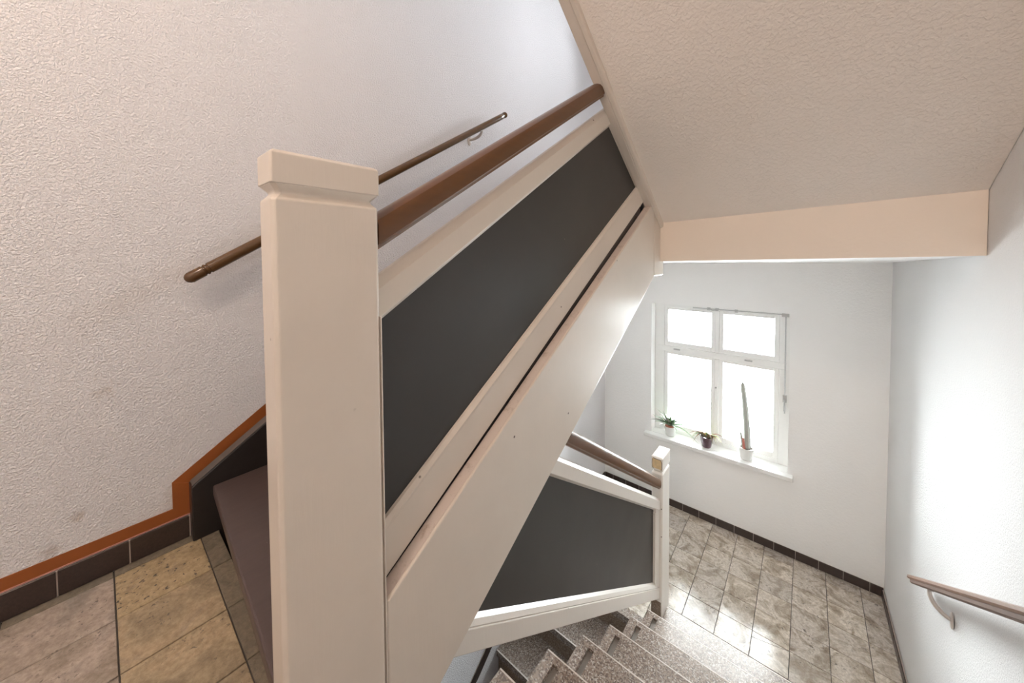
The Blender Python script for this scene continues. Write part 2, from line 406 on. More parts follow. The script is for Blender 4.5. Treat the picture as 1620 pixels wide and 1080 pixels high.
# ------------------------------------------------------------------ window landing with stone tiles
bm = BM(); prism_z(bm, [(XL(2.36), 2.43), (XR(2.43), 2.43), (XR(YW), YW), (XL(YW), YW)], -2.9, Z_LOW-0.006)
floor_low = struct('floor', bm, M_grout)
gx = [-1.65+0.2*k for k in range(11)]
gy = [2.43, 2.63, 2.83, 3.03, 3.23, 3.43, 3.63, 3.738]
for j in range(7):
    y0, y1 = gy[j], gy[j+1]
    tile('tile', floor_low, XL((y0+y1)/2)+0.004, gx[0], y0, y1, Z_LOW, M_tile_low)
    for i in range(10):
        if i == 7 and j == 1:      # cracked tile, built as two pieces
            bm = BM(); prism_z(bm, [(gx[i]+.002, y0+.002), (gx[i+1]-.002, y0+.002), (gx[i+1]-.002, y1-.006), (gx[i]+.002, y1-.055)], -0.006, 0)
            o = obj('tile', bm, M_tile_low, floor_low); o.location = (0, 0, Z_LOW)
            bm = BM(); prism_z(bm, [(gx[i]+.002, y1-.049), (gx[i+1]-.004, y1-.002), (gx[i]+.002, y1-.002)], -0.006, 0)
            o = obj('tile', bm, M_tile_low, floor_low); o.location = (0, 0, Z_LOW-0.002)
            continue
        tile('tile', floor_low, gx[i], gx[i+1], y0, y1, Z_LOW, M_tile_low)
    xr = XR((y0+y1)/2)
    if xr-gx[10] > 0.02: tile('tile', floor_low, gx[10], round(xr-0.004, 3), y0, y1, Z_LOW, M_tile_low)

# ------------------------------------------------------------------ skirtings
def skirting(name, p0, p1, h, step, start=0.0, z0=0.0, slope=0.0, thick=0.011):
    """row of skirting tiles from p0 to p1 (XY), standing proud of the wall to the left of the direction"""
    p0 = Vector(p0); p1 = Vector(p1); d = (p1-p0); L = d.length; d.normalize(); n = Vector((d.y, -d.x))
    def quad(a, b_, t, zz0, zz1, bm, off=0.0):
        A, B = p0+d*a, p0+d*b_
        za, zb = z0+slope*a, z0+slope*b_
        pts = [A+n*off, B+n*off, B+n*(off+t), A+n*(off+t)]
        zs = [za, zb, zb, za]
        loft(bm, [[(p.x, p.y, z+zz0) for p, z in zip(pts, zs)], [(p.x, p.y, z+zz1) for p, z in zip(pts, zs)]])
    bm = BM(); quad(0, L, thick*0.7, 0, h-0.003, bm)
    base = struct(name, bm, M_grout_l)
    a = -start
    while a < L-0.005:
        s, e = max(a, 0), min(a+step, L)
        if e-s > 0.01:
            bm = BM(); quad(s+0.0016, e-0.0016, thick*0.5, 0.001, h, bm, thick*0.5)
            obj('skirting_tile', bm, M_skirt, base, bevel=0.0015, seg=1)
        a += step
    return base
skirting('baseboard_front', (XL(YW)+0.01, YW-0.001), (XR(YW), YW-0.001), 0.072, 0.147, 0.05, Z_LOW)
skirting('baseboard_right', (XR(YW)-0.0005, YW-0.012), (XR(2.45)-0.0005, 2.45), 0.060, 0.147, 0.03, Z_LOW)
skirting('baseboard_left', (XL(2.45), 2.45), (XL(YW-0.012), YW-0.012), 0.072, 0.147, 0.03, Z_LOW)
skirting('baseboard_left', (XL(0)+0.0005, -0.685), (XL(0)+0.0005, 0.19), 0.078, 0.1455, 0.0, Z_UP)
skirting('baseboard_left', (XL(0.9), 0.9), (XL(2.36), 2.36), 0.08, 0.147, 0.02, -3.44, R_/0.262)

# rust painted band on the left wall above skirting and stair string
bm = BM()
zt0, zt1 = -0.919, -0.882
sl = 0.655
def band(poly): prism_x(bm, poly, -1.6945, -1.6885)
band([(-1.0, zt0), (0.147, zt0), (0.147, zt1), (-1.0, zt1)])
band([(0.147, zt0), (0.196, zt0), (0.196, -0.812), (0.147, -0.789)])
struct('trim_2', bm, M_orange)
bm = BM()
def onwall(y, e): return XL(y)+e
pa = [(0.147, -0.789), (0.196, -0.812)]
ys = 2.35
A0, A1 = (0.147, -0.789), (0.196, -0.812)
B0, B1 = (ys, -0.789+sl*(ys-0.147)), (ys, -0.812+sl*(ys-0.196))
loft(bm, [[(onwall(y, -0.004), y, z) for y, z in (A0, A1, B1, B0)], [(onwall(y, 0.0015), y, z) for y, z in (A0, A1, B1, B0)]])
struct('trim_3', bm, M_orange)
bm = BM(); box(bm, -1.6925, -1.6875, -1.0, 0.19, -0.9225, -0.9185)
struct('trim_4', bm, M_pinkline)

# ------------------------------------------------------------------ windows
def window(idx, dz):
    def Z(z): return z+dz
    YF0, YF1 = 3.862, 3.925
    # outer frame, mullion, transom
    bm = BM()
    x0, x1, z0, z1 = WX0, WX1, Z(-1.885), Z(-0.505)
    box(bm, x0, x0+0.095, YF0, YF1, z0, z1); box(bm, x1-0.075, x1, YF0, YF1, z0, z1)
    box(bm, x0+0.095, x1-0.075, YF0, YF1, z1-0.045, z1); box(bm, x0+0.095, x1-0.075, YF0, YF1, z0, z0+0.055)
    fr = struct('window_%d' % idx, bm, M_window, bevel=0.004)
    bm = BM(); box(bm, x0+0.02, x1-0.02, YF0-0.006, YF1-0.01, Z(-1.020), Z(-0.960)); obj('transom', bm, M_window, fr, bevel=0.006)
    bm = BM(); box(bm, -0.675, -0.637, YF0-0.003, YF1-0.01, Z(-0.960), Z(-0.550))
    obj('mullion', bm, M_window, fr, bevel=0.006)
    bm = BM(); box(bm, -0.675, -0.637, YF0-0.010, YF1-0.01, Z(-1.830), Z(-1.020))
    obj('mullion', bm, M_window, fr, bevel=0.008)
    for (a, b_, c0, c1) in ((-1.145, -0.672, -0.960, -0.550), (-0.640, -0.175, -0.960, -0.550), (-1.145, -0.672, -1.830, -1.020), (-0.640, -0.175, -1.830, -1.020)):
        w = 0.036; bm = BM(); ya, yb = 3.868, 3.905
        box(bm, a, a+w, ya, yb, Z(c0), Z(c1)); box(bm, b_-w, b_, ya, yb, Z(c0), Z(c1))
        box(bm, a+w, b_-w, ya, yb, Z(c0), Z(c0)+w+0.01); box(bm, a+w, b_-w, ya, yb, Z(c1)-w+0.008, Z(c1))
        s = obj('sash', bm, M_window, fr, bevel=0.004)
        bm = BM(); box(bm, a+w, b_-w, 3.885, 3.889, Z(c0)+w+0.01, Z(c1)-w+0.008); obj('pane', bm, M_glass if idx == 1 else M_glass2, s)
    # fanlight opener rod along the head and down the right side
    bm = BM(); tube(bm, [(-0.87, 3.850, Z(-0.535)), (-0.15, 3.850, Z(-0.530))], 0.0045, 8)
    for xx in (-0.73, -0.66, -0.50):
        box(bm, xx-0.012, xx+0.012, 3.845, 3.862, Z(-0.548), Z(-0.518))
    tube(bm, [(-0.74, 3.848, Z(-0.525)), (-0.69, 3.842, Z(-0.548)), (-0.64, 3.848, Z(-0.525))], 0.004, 6)
    op = obj('fanlight_opener', bm, M_steel, fr)
    bm = BM(); tube(bm, [(-0.132, 3.850, Z(-0.53)), (-0.132, 3.850, Z(-1.40))], 0.0045, 8)
    box(bm, -0.145, -0.118, 3.842, 3.862, Z(-1.30), Z(-1.24)); tube(bm, [(-0.132, 3.845, Z(-1.27)), (-0.132, 3.80, Z(-1.29)), (-0.132, 3.79, Z(-1.36))], 0.006, 8)
    box(bm, -0.160, -0.110, 3.838, 3.862, Z(-0.548), Z(-0.512))
    obj('opener_rod', bm, M_steel, fr)
    for xx in (-1.02, -0.40):
        bm = BM(); box(bm, xx-0.03, xx+0.03, 3.848, 3.857, Z(-0.992), Z(-0.978)); tube(bm, [(xx-0.012, 3.846, Z(-0.985)), (xx+0.012, 3.846, Z(-0.985))], 0.007, 8)
        obj('hinge', bm, M_steel, fr)
    bm = BM(); tube(bm, [(-0.662, 3.852, Z(-1.30)), (-0.662, 3.842, Z(-1.30))], [0.009, 0.007], 12); obj('lock', bm, M_steel, fr)
    bm = BM(); box(bm, -1.295, -0.062, 3.672, YW-0.0005, Z(-1.905), Z(-1.868)); box(bm, WX0+0.001, WX1-0.001, YW-0.0005, YF0, Z(-1.884), Z(-1.868))
    bmesh.ops.remove_doubles(bm, verts=bm.verts, dist=1e-4)
    obj('window_sill', bm, M_sill, fr, bevel=0.006, seg=3)
window(1, 0.0)
window(2, 3.16)

# ------------------------------------------------------------------ soffit of the flight overhead
SLA = -0.733
def under(y): return 0.961 + SLA*(y-1.172)              # underside of its outer string
stair_top = thing('staircase', 'upper stair flight overhead with rough plaster soffit and cream outer string', 'staircase', loc=(-0.1, 2.3, 0.58))
stair_top.location = (0, 0, 0)
bm = BM()
Lf = [(2.266, 0.192), (1.189, 0.985), (0.20, 1.70)]
Rt = [(2.118, 0.230), (1.888, 0.378), (0.20, 1.60)]
lo = []
for (a, b_) in zip(Lf, Rt):
    xr = XR(b_[0])
    lo.append([(-0.681, a[0], a[1]), (xr, b_[0], b_[1]), (xr, b_[0], b_[1]+0.12), (-0.681, a[0], a[1]+0.12)])
loft(bm, lo)
obj('soffit', bm, M_soffit, stair_top)
bm = BM()
prism_x(bm, [(2.15, under(2.15)), (0.20, under(0.20)), (0.20, under(0.20)+0.42), (2.15, under(2.15)+0.42)], -0.740, -0.700)
obj('stair_string', bm, M_cream, stair_top, bevel=0.004)
bm = BM()
sweep(bm, [(-0.6995, 0.0), (-0.683, 0.006), (-0.681, 0.012), (-0.681, 0.06), (-0.6995, 0.06)], (1.172, 0.961), SLA, 2.266, 0.20)
obj('cover_strip', bm, M_cream, stair_top, bevel=0.003)
for k in range(9):       # treads of the flight overhead
    y = 2.30-0.262*k; z = Z_HALF+R_*(k+1)
    if k < 8:
        bm = BM(); box(bm, -0.699, XR(y)-0.002, y-0.30, y, z-0.04, z); obj('tread', bm, M_tread, stair_top, bevel=0.008)
    bm = BM(); box(bm, -0.699, XR(y)-0.002, y-0.045, y-0.025, z-R_, z-0.041); obj('riser', bm, M_cream, stair_top)

# ------------------------------------------------------------------ newel posts
def newel(parent, y0, y1, zb, zt, raw=False, cap=0.062):
    x0, x1 = -0.772, -0.700
    bm = BM()
    def ring(i, z): return [(x0+i, y0+i, z), (x1-i, y0+i, z), (x1-i, y1-i, z), (x0+i, y1-i, z)]
    g = zt-cap
    # body with chamfered corners
    def cring(c, i, z):
        X0, X1, Y0, Y1 = x0+i, x1-i, y0+i, y1-i
        return [(X0+c, Y0, z), (X1-c, Y0, z), (X1, Y0+c, z), (X1, Y1-c, z), (X1-c, Y1, z), (X0+c, Y1, z), (X0, Y1-c, z), (X0, Y0+c, z)]
    c = 0.007
    loft(bm, [cring(c, 0.0, zb), cring(c, 0.0, g-0.024), cring(c, 0.010, g-0.013), cring(c, 0.010, g-0.008), cring(c, -0.001, g+0.004)])
    post = obj('newel_post', bm, M_cream if not raw else M_white_gloss, parent, bevel=0.003, seg=2)
    bm = BM()
    loft(bm, [cring(0.003, -0.001, g+0.004), cring(0.003, -0.001, zt-0.006), cring(0.003, 0.005, zt)])
    obj('newel_cap', bm, M_cream if not raw else M_white_gloss, post, bevel=0.003, seg=2)
    return post
bal_up = thing('balustrade', 'large cream balustrade with broad newel post in foreground and dark infill panel', 'balustrade')
np_ = newel(bal_up, 0.194, 0.391, -1.27, 0.187)
# pendant newel of the flight overhead
def pendant():
    bm = BM()
    x0, x1, y0, y1 = -0.772, -0.700, 2.150, 2.335
    c = 0.008
    def cr(i, z): 
        X0, X1, Y0, Y1 = x0+i, x1-i, y0+i, y1-i
        return [(X0+c, Y0, z), (X1-c, Y0, z), (X1, Y0+c, z), (X1, Y1-c, z), (X1-c, Y1, z), (X0+c, Y1, z), (X0, Y1-c, z), (X0, Y0+c, z)]
    loft(bm, [cr(0.004, -0.130), cr(0, -0.124), cr(0, 1.76), cr(0.004, 1.77)])
    obj('newel_post', bm, M_cream, stair_top, bevel=0.002)
pendant()

# ------------------------------------------------------------------ wooden flight going up
stair_up = thing('staircase', 'brown painted wooden stair flight rising behind the broad newel post', 'staircase')
def string_top(y): return -0.764 + 0.613*(y-0.396)
def string_bot(y): return -1.078 + 0.5945*(y-0.562)
bm = BM()
prism_x(bm, [(0.393, string_top(0.393)), (2.148, string_top(2.148)), (2.148, string_bot(2.148)), (0.393, string_bot(0.393))], -0.742, -0.700)
obj('stair_string', bm, M_cream, stair_up, bevel=0.005, seg=3)['label'] = 'broad cream outer string board'
bm = BM()
sweep(bm, [(-0.741, 0.0), (-0.707, 0.0), (-0.707, 0.0012), (-0.741, 0.0012)], (0.396, -0.764), 0.613, 0.396, 2.12)
obj('string_ledge', bm, M_ledge, stair_up)
bm = BM()
sweep(bm, [(-0.765, -0.16), (-0.744, -0.16), (-0.744, -0.004), (-0.765, -0.004)], (0.413, -0.746), 0.636, 0.3925, 1.96)
obj('gap_shade_strip', bm, M_string, stair_up)  # added dark strip; shade of the gap under the rail put into its colour
# dark wall string with worn top edge
bm = BM()
st0, st1 = 0.190, 2.36
zt_ = -0.805
prism_x(bm, [(st0, -1.0), (st0, zt_), (st1, zt_+sl*(st1-st0)), (st1, zt_+sl*(st1-st0)-0.55), (0.45, -1.18), (0.263, -1.18), (0.263, -1.0)], -1.688, -1.635)
ws = obj('wall_string', bm, M_string, stair_up, bevel=0.004)
bm = BM()
sweep(bm, [(-1.684, 0.0005), (-1.640, 0.0005), (-1.640, 0.003), (-1.684, 0.003)], (st0, zt_), sl, st0+0.003, st1)
obj('worn_edge', bm, M_worn, ws)
for k in range(9):
    z = Z_UP+R_*(k+1); sk = -0.055 if k == 0 else 0.0
    y = 0.235+0.262*k
    if k == 0: ya, yb = 0.247, 0.197
    else: ya = yb = y
    if k < 8:
        bm = BM()
        x0, x1 = -1.634, -0.767
        xe = -0.774 if k == 0 else x1
        if k == 0: prism_z(bm, [(x0, ya), (xe, yb), (xe, 0.54), (x0, 0.54)], z-0.038, z)
        else: prism_z(bm, [(x0, ya), (x1, yb), (x1, yb+0.30), (x0, ya+0.30)], z-0.038, z)
        obj('tread', bm, M_tread, stair_up, bevel=0.006, seg=3)
    bm = BM()
    if k == 0: prism_z(bm, [(x0, ya+0.028), (-0.776, yb+0.028), (-0.776, yb+0.046), (x0, ya+0.046)], z-R_+0.001, z-0.039)
    else: box(bm, -1.634, -0.767, y+0.025, y+0.043, z-R_+0.001, z-0.039)
    obj('riser', bm, M_tread, stair_up)
bm = BM()
prism_x(bm, [(0.263, -1.31), (0.45, -1.20), (2.30, -1.20+0.6*1.85), (2.30, -1.20+0.6*1.85+0.03), (0.45, -1.17), (0.263, -1.28)], -1.687, -0.742)
obj('soffit', bm, M_soffit, stair_up)

# ------------------------------------------------------------------ upper balustrade infill
XF0, XF1 = -0.766, -0.736
CUT = (1.706, 0.664, -0.78)          # line of the overhead string's underside, at the frame
def zline(p0, p1):
    s = (p1[1]-p0[1])/(p1[0]-p0[0]); return (p0, s)
s_up = 0.636
# top rail with bevelled upper arris
bm = BM()
sweep(bm, [(XF0, -0.092), (XF1, -0.092), (XF1, -0.026), (XF1-0.012, 0.0), (XF0, 0.0)], (0.41, -0.046), s_up, 0.3915, CUT)
obj('top_rail', bm, M_cream, bal_up, bevel=0.003)
bm = BM()
sweep(bm, [(XF0, -0.013), (XF1, -0.013), (XF1, 0.100), (XF0, 0.100)], (0.41, -0.733), s_up, 0.3915, CUT)
obj('bottom_rail', bm, M_cream, bal_up, bevel=0.003)
# jamb along the cut
TR, BRp = (1.632, 0.633), (1.985, 0.385)
sj = (BRp[1]-TR[1])/(BRp[0]-TR[0])
bm = BM()
prism_x(bm, [(1.622, 0.630), (1.99, 0.374), (2.052, 0.386), (1.700, 0.668)], XF0, XF1)
obj('side_rail', bm, M_cream, bal_up, bevel=0.002)
poly = [(0.3915, -0.150), (1.632, 0.640), (1.985, 0.388), (0.3915, -0.646)]
bm = BM(); prism_x(bm, poly, -0.756, -0.750)
obj('infill_panel', bm, M_panel, bal_up)['label'] = 'dark charcoal infill panel'
# beads round the panel
bm = BM()
sweep(bm, [(-0.7495, -0.104), (-0.7385, -0.092), (-0.7495, -0.092)], (0.41, -0.046), s_up, 0.3915, 1.625)
sweep(bm, [(-0.7495, 0.100), (-0.7345, 0.100), (-0.7345, 0.106), (-0.742, 0.118), (-0.7495, 0.120)], (0.41, -0.733), s_up, 0.3915, 1.975)
obj('bead', bm, M_cream, bal_up)
bm = BM(); box(bm, -0.738, -0.700, 0.391, 0.3922, -1.1, -0.13)
obj('paint_edge', bm, M_white_gloss, bal_up)
# handrail
def handrail(parent, ref, slope, e0, e1, mat):
    cx = -0.739
    prof = [(cx-0.024, -0.034), (cx+0.024, -0.034), (cx+0.027, -0.026), (cx+0.034, -0.020), (cx+0.036, -0.005), (cx+0.036, 0.018),
            (cx+0.031, 0.031), (cx+0.020, 0.039), (cx+0.006, 0.042), (cx-0.006, 0.042), (cx-0.020, 0.039), (cx-0.031, 0.031), (cx-0.036, 0.018), (cx-0.036, -0.005), (cx-0.034, -0.020), (cx-0.027, -0.026)]
    bm = BM(); sweep(bm, prof, ref, slope, e0, e1)
    return obj('handrail', bm, mat, parent, smooth=True, angle=30)
handrail(bal_up, (0.390, 0.046), 0.636, 0.3915, (1.172, 0.959, SLA), M_rail)

# ------------------------------------------------------------------ lower balustrade
bal_lo = thing('balustrade', 'lower white balustrade with narrow newel post at the window landing', 'balustrade')
np2 = newel(bal_lo, 2.340, 2.500, Z_LOW, -1.331, raw=True, cap=0.090)
bm = BM()
box(bm, -0.764, -0.708, 2.3375, 2.3392, -1.408, -1.345)
obj('bare_wood_patch', bm, M_raw, np2, bevel=0.0005)['label'] = 'bare yellowish wood patch where paint flaked off'
bm = BM()
for a in range(10):
    pass
pts = [(-0.765, 2.338, -1.350), (-0.767, 2.338, -1.375), (-0.766, 2.338, -1.402), (-0.757, 2.338, -1.410)]
tube(bm, pts, 0.0018, 6)
tube(bm, [(-0.760, 2.338, -1.343), (-0.735, 2.338, -1.346), (-0.712, 2.338, -1.345), (-0.706, 2.338, -1.36), (-0.705, 2.338, -1.40), (-0.710, 2.338, -1.412)], 0.0018, 6)
obj('paint_edge', bm, M_dark_edge, np2)
bm = BM(); box(bm, -0.767, -0.705, 2.3372, 2.3392, -2.40, -2.30); obj('bare_wood_foot', bm, M_terrazzo_riser, np2)
bm = BM(); tube(bm, [(-0.700, 2.49, -2.545), (-0.690, 2.49, -2.545)], 0.010, 10); obj('floor_knob', bm, M_dark_edge, np2)
X2a, X2b = -0.752, -0.714
SB = (0.562, -1.0805, 0.5945)           # underside line of the string above
s_lo = -0.682
bm = BM()
sweep(bm, [(X2a, -0.078), (X2b, -0.078), (X2b, -0.018), (X2b-0.010, 0.0), (X2a, 0.0)], (1.10, -0.757), s_lo, 2.3395, SB)
obj('top_rail', bm, M_white_gloss, bal_lo, bevel=0.003)
bm = BM()
sweep(bm, [(X2a, 0.0), (X2b, 0.0), (X2b, 0.072), (X2a, 0.072)], (1.684, -1.832), s_lo, 2.3395, SB)
obj('bottom_rail', bm, M_white_gloss, bal_lo, bevel=0.003)
bm = BM()
sweep(bm, [(-0.734, 0.072), (-0.717, 0.072), (-0.715, 0.078), (-0.722, 0.094), (-0.734, 0.104)], (1.684, -1.832), s_lo, 2.30, SB)
sweep(bm, [(-0.734, -0.090), (-0.722, -0.078), (-0.734, -0.078)], (1.10, -0.757), s_lo, 2.30, SB)
prism_x(bm, [(2.262, -1.66), (2.272, -1.66), (2.272, -2.12), (2.262, -2.12)], -0.734, -0.720)
obj('bead', bm, M_white_gloss, bal_lo)
bm = BM(); prism_x(bm, [(2.270, -1.63), (2.3395, -1.67), (2.3395, -2.20), (2.270, -2.15)], X2a, X2b-0.004)
obj('side_rail', bm, M_white_gloss, bal_lo, bevel=0.002)
yA = 1.045
def seg_line(y): return SB[1]+SB[2]*(y-SB[0])
bm = BM()
pt = lambda y: -0.757-0.070 + s_lo*(y-1.10)
pb = lambda y: -1.832+0.066 + s_lo*(y-1.684)
yt = (SB[1]-SB[2]*SB[0]+0.827-(-s_lo)*0 - 0)   # solved below
def solve(f):
    a, b_ = 0.3, 2.2
    for _ in range(60):
        mmm = (a+b_)/2
        if f(mmm)-seg_line(mmm) > 0: a = mmm
        else: b_ = mmm
    return a
y1_, y2_ = solve(pt), solve(pb)
prism_x(bm, [(y1_, pt(y1_)), (2.28, pt(2.28)), (2.28, pb(2.28)), (y2_, pb(y2_))], -0.741, -0.735)
obj('infill_panel', bm, M_panel, bal_lo)['label'] = 'dark charcoal infill panel'
handrail(bal_lo, (1.148, -0.697), -0.680, (0.562, -1.0815, 0.5945), 2.325, M_rail)

# ------------------------------------------------------------------ terrazzo flight going down to the window landing
stair_dn = thing('staircase', 'grey speckled terrazzo stair flight descending to the tiled window landing', 'staircase')
for k in range(1, 10):
    z = Z_LOW+R_*k; yn = 2.445-0.2715*(k-1); yr = yn-0.2715
    xr = XR(yn)-0.004; xl = -0.728-0.003*k
    if k < 9:
        # tread built with a recessed slot beside its free end
        bm = BM()
        h0, h1 = z-0.045, z-0.016
        zx = xl+0.042; zw = zx+0.026
        if k == 1:
            box(bm, -0.698, xr, yr-0.03, yn, h0, z)
            box(bm, xl, -0.698, yr-0.03, 2.336, h0, z)
        else:
            box(bm, xl, xr, yr-0.03, yn, h0, h1)
            box(bm, xl, zx, yr-0.03, yn, h1, z)
            box(bm, zx, zw, yn-0.030, yn, h1, z)
            box(bm, zw, xr, yr-0.03, yn, h1, z)
        bmesh.ops.remove_doubles(bm, verts=bm.verts, dist=1e-5)
        t = obj('tread', bm, M_terrazzo, stair_dn)
        if k > 1:
            bm = BM(); box(bm, zx+0.0005, zw-0.0005, yr-0.0295, yn-0.0305, h1, h1+0.0015); obj('slot', bm, M_slot, t)
        # pale nosing arris, edge highlight painted as colour
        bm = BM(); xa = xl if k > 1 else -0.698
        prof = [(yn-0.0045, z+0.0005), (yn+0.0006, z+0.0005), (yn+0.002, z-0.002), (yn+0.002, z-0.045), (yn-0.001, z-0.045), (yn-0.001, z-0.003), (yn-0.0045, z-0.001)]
        prism_x(bm, prof, xa, xr); obj('nosing', bm, M_nosing_light, t)
    bm = BM(); box(bm, (xl+0.01) if k > 1 else -0.698, xr, yn-0.040, yn-0.022, z-R_+0.001, z-0.0455)
    obj('riser', bm, M_terrazzo_riser, stair_dn)
bm = BM()
prism_x(bm, [(2.38, -2.62), (2.20, -2.62), (0.265, -1.38), (0.265, -1.305), (0.33, -1.305)], -0.72, 0.47)
obj('soffit', bm, M_soffit, stair_dn)

# ------------------------------------------------------------------ flight below, left, coming up to the window landing
stair_b = thing('staircase', 'lowest stained terrazzo stair flight glimpsed under the lower balustrade', 'staircase')
bm = BM(); box(bm, XL(2.36)+0.002, -0.775, 2.36, 2.43, Z_LOW-0.05, Z_LOW); box(bm, -0.775, -0.730, 2.36, 2.43, Z_LOW-0.05, Z_LOW-0.0)
obj('landing_edge', bm, M_terrazzo, stair_b)
for k in range(0, 7):
    z = Z_LOW-R_*k; yn = 2.36-0.262*k
    if k:
        bm = BM(); box(bm, XL(yn)+0.002, -0.745, yn, yn+0.30, z-0.045, z); t = obj('tread', bm, M_terrazzo, stair_b)
        bm = BM(); box(bm, XL(yn)+0.002, -0.745, yn-0.001, yn+0.008, z+0.0002, z+0.0012); obj('nosing', bm, M_nosing_light, t)
    bm = BM(); box(bm, XL(yn)+0.002, -0.745, yn+0.02, yn+0.038, z-R_+0.001, z-(0.0455 if k else 0.051)); obj('riser', bm, M_terrazzo_riser, stair_b)
    bm = BM(); box(bm, -0.7445, -0.7345, yn-0.001, yn+0.30, z-R_-0.05, z-0.004 if k else z-0.052)
bm.free()

# ------------------------------------------------------------------ wall handrails
def bracket(parent, top, wall, mat, flip=1, r=0.0085):
    bm = BM(); t = Vector(top); w = Vector(wall)
    pts = []
    for i in range(13):
        a = math.pi*0.5*i/12
        pts.append((t.x+(w.x-t.x)*(1-math.cos(a)), t.y+(w.y-t.y)*(1-math.cos(a)), t.z+(w.z-t.z)*math.sin(a)))
    tube(bm, pts, [r*0.8+0.3*r*math.sin(math.pi*i/12) for i in range(13)], 8)
    b_ = obj('bracket', bm, mat, parent, smooth=True)
    bm = BM()
    sgn = 1 if w.x > t.x else -1
    rings = []
    for dx, s in ((0.0, 1.0), (0.004, 1.0), (0.0065, 0.8)):
        rings.append([(w.x - sgn*dx, w.y+0.017*s*math.cos(2*math.pi*k/20), w.z+0.036*s*math.sin(2*math.pi*k/20)) for k in range(20)])
    loft(bm, rings); obj('wall_plate', bm, mat, b_, smooth=True)
    bm = BM(); d = 0.012
    box(bm, t.x-0.009, t.x+0.009, t.y-0.022, t.y+0.022, t.z-0.001, t.z+0.003); 
    bmesh.ops.rotate(bm, verts=bm.verts, cent=t, matrix=Matrix.Rotation(math.atan(0.64*flip), 3, 'X'))
    obj('saddle', bm, mat, b_)
rail_l = thing('wall_handrail', 'round dark brown handrail on the textured left wall', 'handrail')
bm = BM()
p0 = Vector((-1.632, 0.192, -0.078)); p1 = Vector((-1.634, 1.878, 0.990)); d = (p1-p0); L = d.length; d.normalize()
R0 = 0.0195
sts = [(0.0, 0.004), (0.003, 0.011), (0.009, 0.0165), (0.017, 0.0195), (0.058, R0), (0.060, 0.0165), (0.063, 0.0165), (0.065, R0), (0.070, R0), (0.072, 0.0165), (0.075, 0.0165), (0.077, R0),
       (L-0.077, R0), (L-0.04, R0), (L-0.036, 0.017), (L-0.030, 0.017), (L-0.026, R0), (L-0.006, R0), (L, 0.013)]
tube(bm, [p0+d*s for s, r in sts], [r for s, r in sts], 20)
obj('rail', bm, M_rail_wall, rail_l, smooth=True, angle=40)
bm = BM(); 
tube(bm, [p0+d*0.10+Vector((0, 0, -0.021)), p0+d*(L-0.07)+Vector((0, 0, -0.021))], 0.006, 8, squash=0.5)
obj('rail_underside', bm, M_metal, rail_l)
for yy in (0.50, 1.64):
    zz = p0.z+(yy-p0.y)*d.z/d.y
    bracket(rail_l, (-1.633, yy, zz-0.024), (XL(yy)+0.0005, yy-0.03, zz-0.075), M_metal)
rail_r = thing('wall_handrail', 'worn brown flat-topped handrail on the white right wall', 'handrail')
bm = BM()
sR = -0.649; refR = (2.645, -1.668)
sweep(bm, [(0.420, -0.004), (0.458, -0.004), (0.462, 0.004), (0.461, 0.014), (0.455, 0.018), (0.423, 0.018), (0.417, 0.014), (0.416, 0.004)], refR, sR, 2.64, 0.45)
obj('rail', bm, M_rail_r, rail_r, smooth=True, angle=30)
bm = BM()
sweep(bm, [(0.426, -0.024), (0.452, -0.024), (0.457, -0.018), (0.457, -0.0045), (0.421, -0.0045), (0.421, -0.018)], refR, sR, (2.60, -1.66, 0.9), 0.45)
obj('rail_base', bm, M_rail_r2, rail_r, smooth=True, angle=30)
for yy in (2.36, 1.05):
    zz = refR[1]+sR*(yy-refR[0])
    bracket(rail_r, (0.440, yy, zz-0.026), (XR(yy-0.02)-0.0005, yy-0.03, zz-0.10), M_metal, -1)

# ------------------------------------------------------------------ plants on the sill
ZS = -1.868
def leaf_bm(base, az, length, width, rise, droop, n=7, thick=0.0025):
    bm = BM(); rings = []
    dirh = Vector((math.cos(az), math.sin(az), 0)); side = Vector((-math.sin(az), math.cos(az), 0))
    for i in range(n+1):
        t = i/n
        p = Vector(base) + dirh*(length*math.cos(rise)*t) + Vector((0, 0, length*(math.sin(rise)*t - droop*t*t)))
        w = width*0.5*(1-t**2.2)**0.8*(0.75+0.5*math.sin(math.pi*min(1, t*1.4))) + 0.0004
        th = thick*(1-0.8*t)+0.0004
        rings.append([tuple(p-side*w+Vector((0, 0, w*0.5))), tuple(p-Vector((0, 0, th))), tuple(p+side*w+Vector((0, 0, w*0.5))), tuple(p+Vector((0, 0, th*0.2)))])
    loft(bm, rings); return bm
def pot(parent, cx, cy, r0, r1, h, mat, rim=True, soil=M_soil, grooves=0):
    bm = BM()
    prof = [(r0*0.9, ZS), (r0, ZS+0.004)]
    if grooves:
        for i in range(1, 12):
            t = i/12; prof.append((r0+(r1-r0)*t + (0.0012 if i % 2 else -0.0008), ZS+h*t))
    else:
        for i in range(1, 8):
            t = i/8; prof.append((r0+(r1-r0)*math.sin(t*math.pi/2), ZS+h*t))
    prof += [(r1+0.002, ZS+h-0.008), (r1+0.002, ZS+h), (r1-0.004, ZS+h), (r1-0.006, ZS+h-0.02)]
    lathe(bm, prof, cx, cy); o = obj('pot', bm, mat, parent, smooth=True)
    bm = BM(); lathe(bm, [(r1-0.006, ZS+h-0.03), (r1-0.006, ZS+h-0.012), (r1*0.5, ZS+h-0.008), (0.002, ZS+h-0.007)], cx, cy); obj('soil', bm, soil, parent)
    return o
rnd = random.Random(3)
pl1 = thing('potted_plant', 'spiky green succulent in a white ribbed pot, left on the windowsill', 'plant')
c1 = (-1.058, 3.775)
pot(pl1, c1[0], c1[1], 0.040, 0.056, 0.098, M_white_pot, grooves=1)
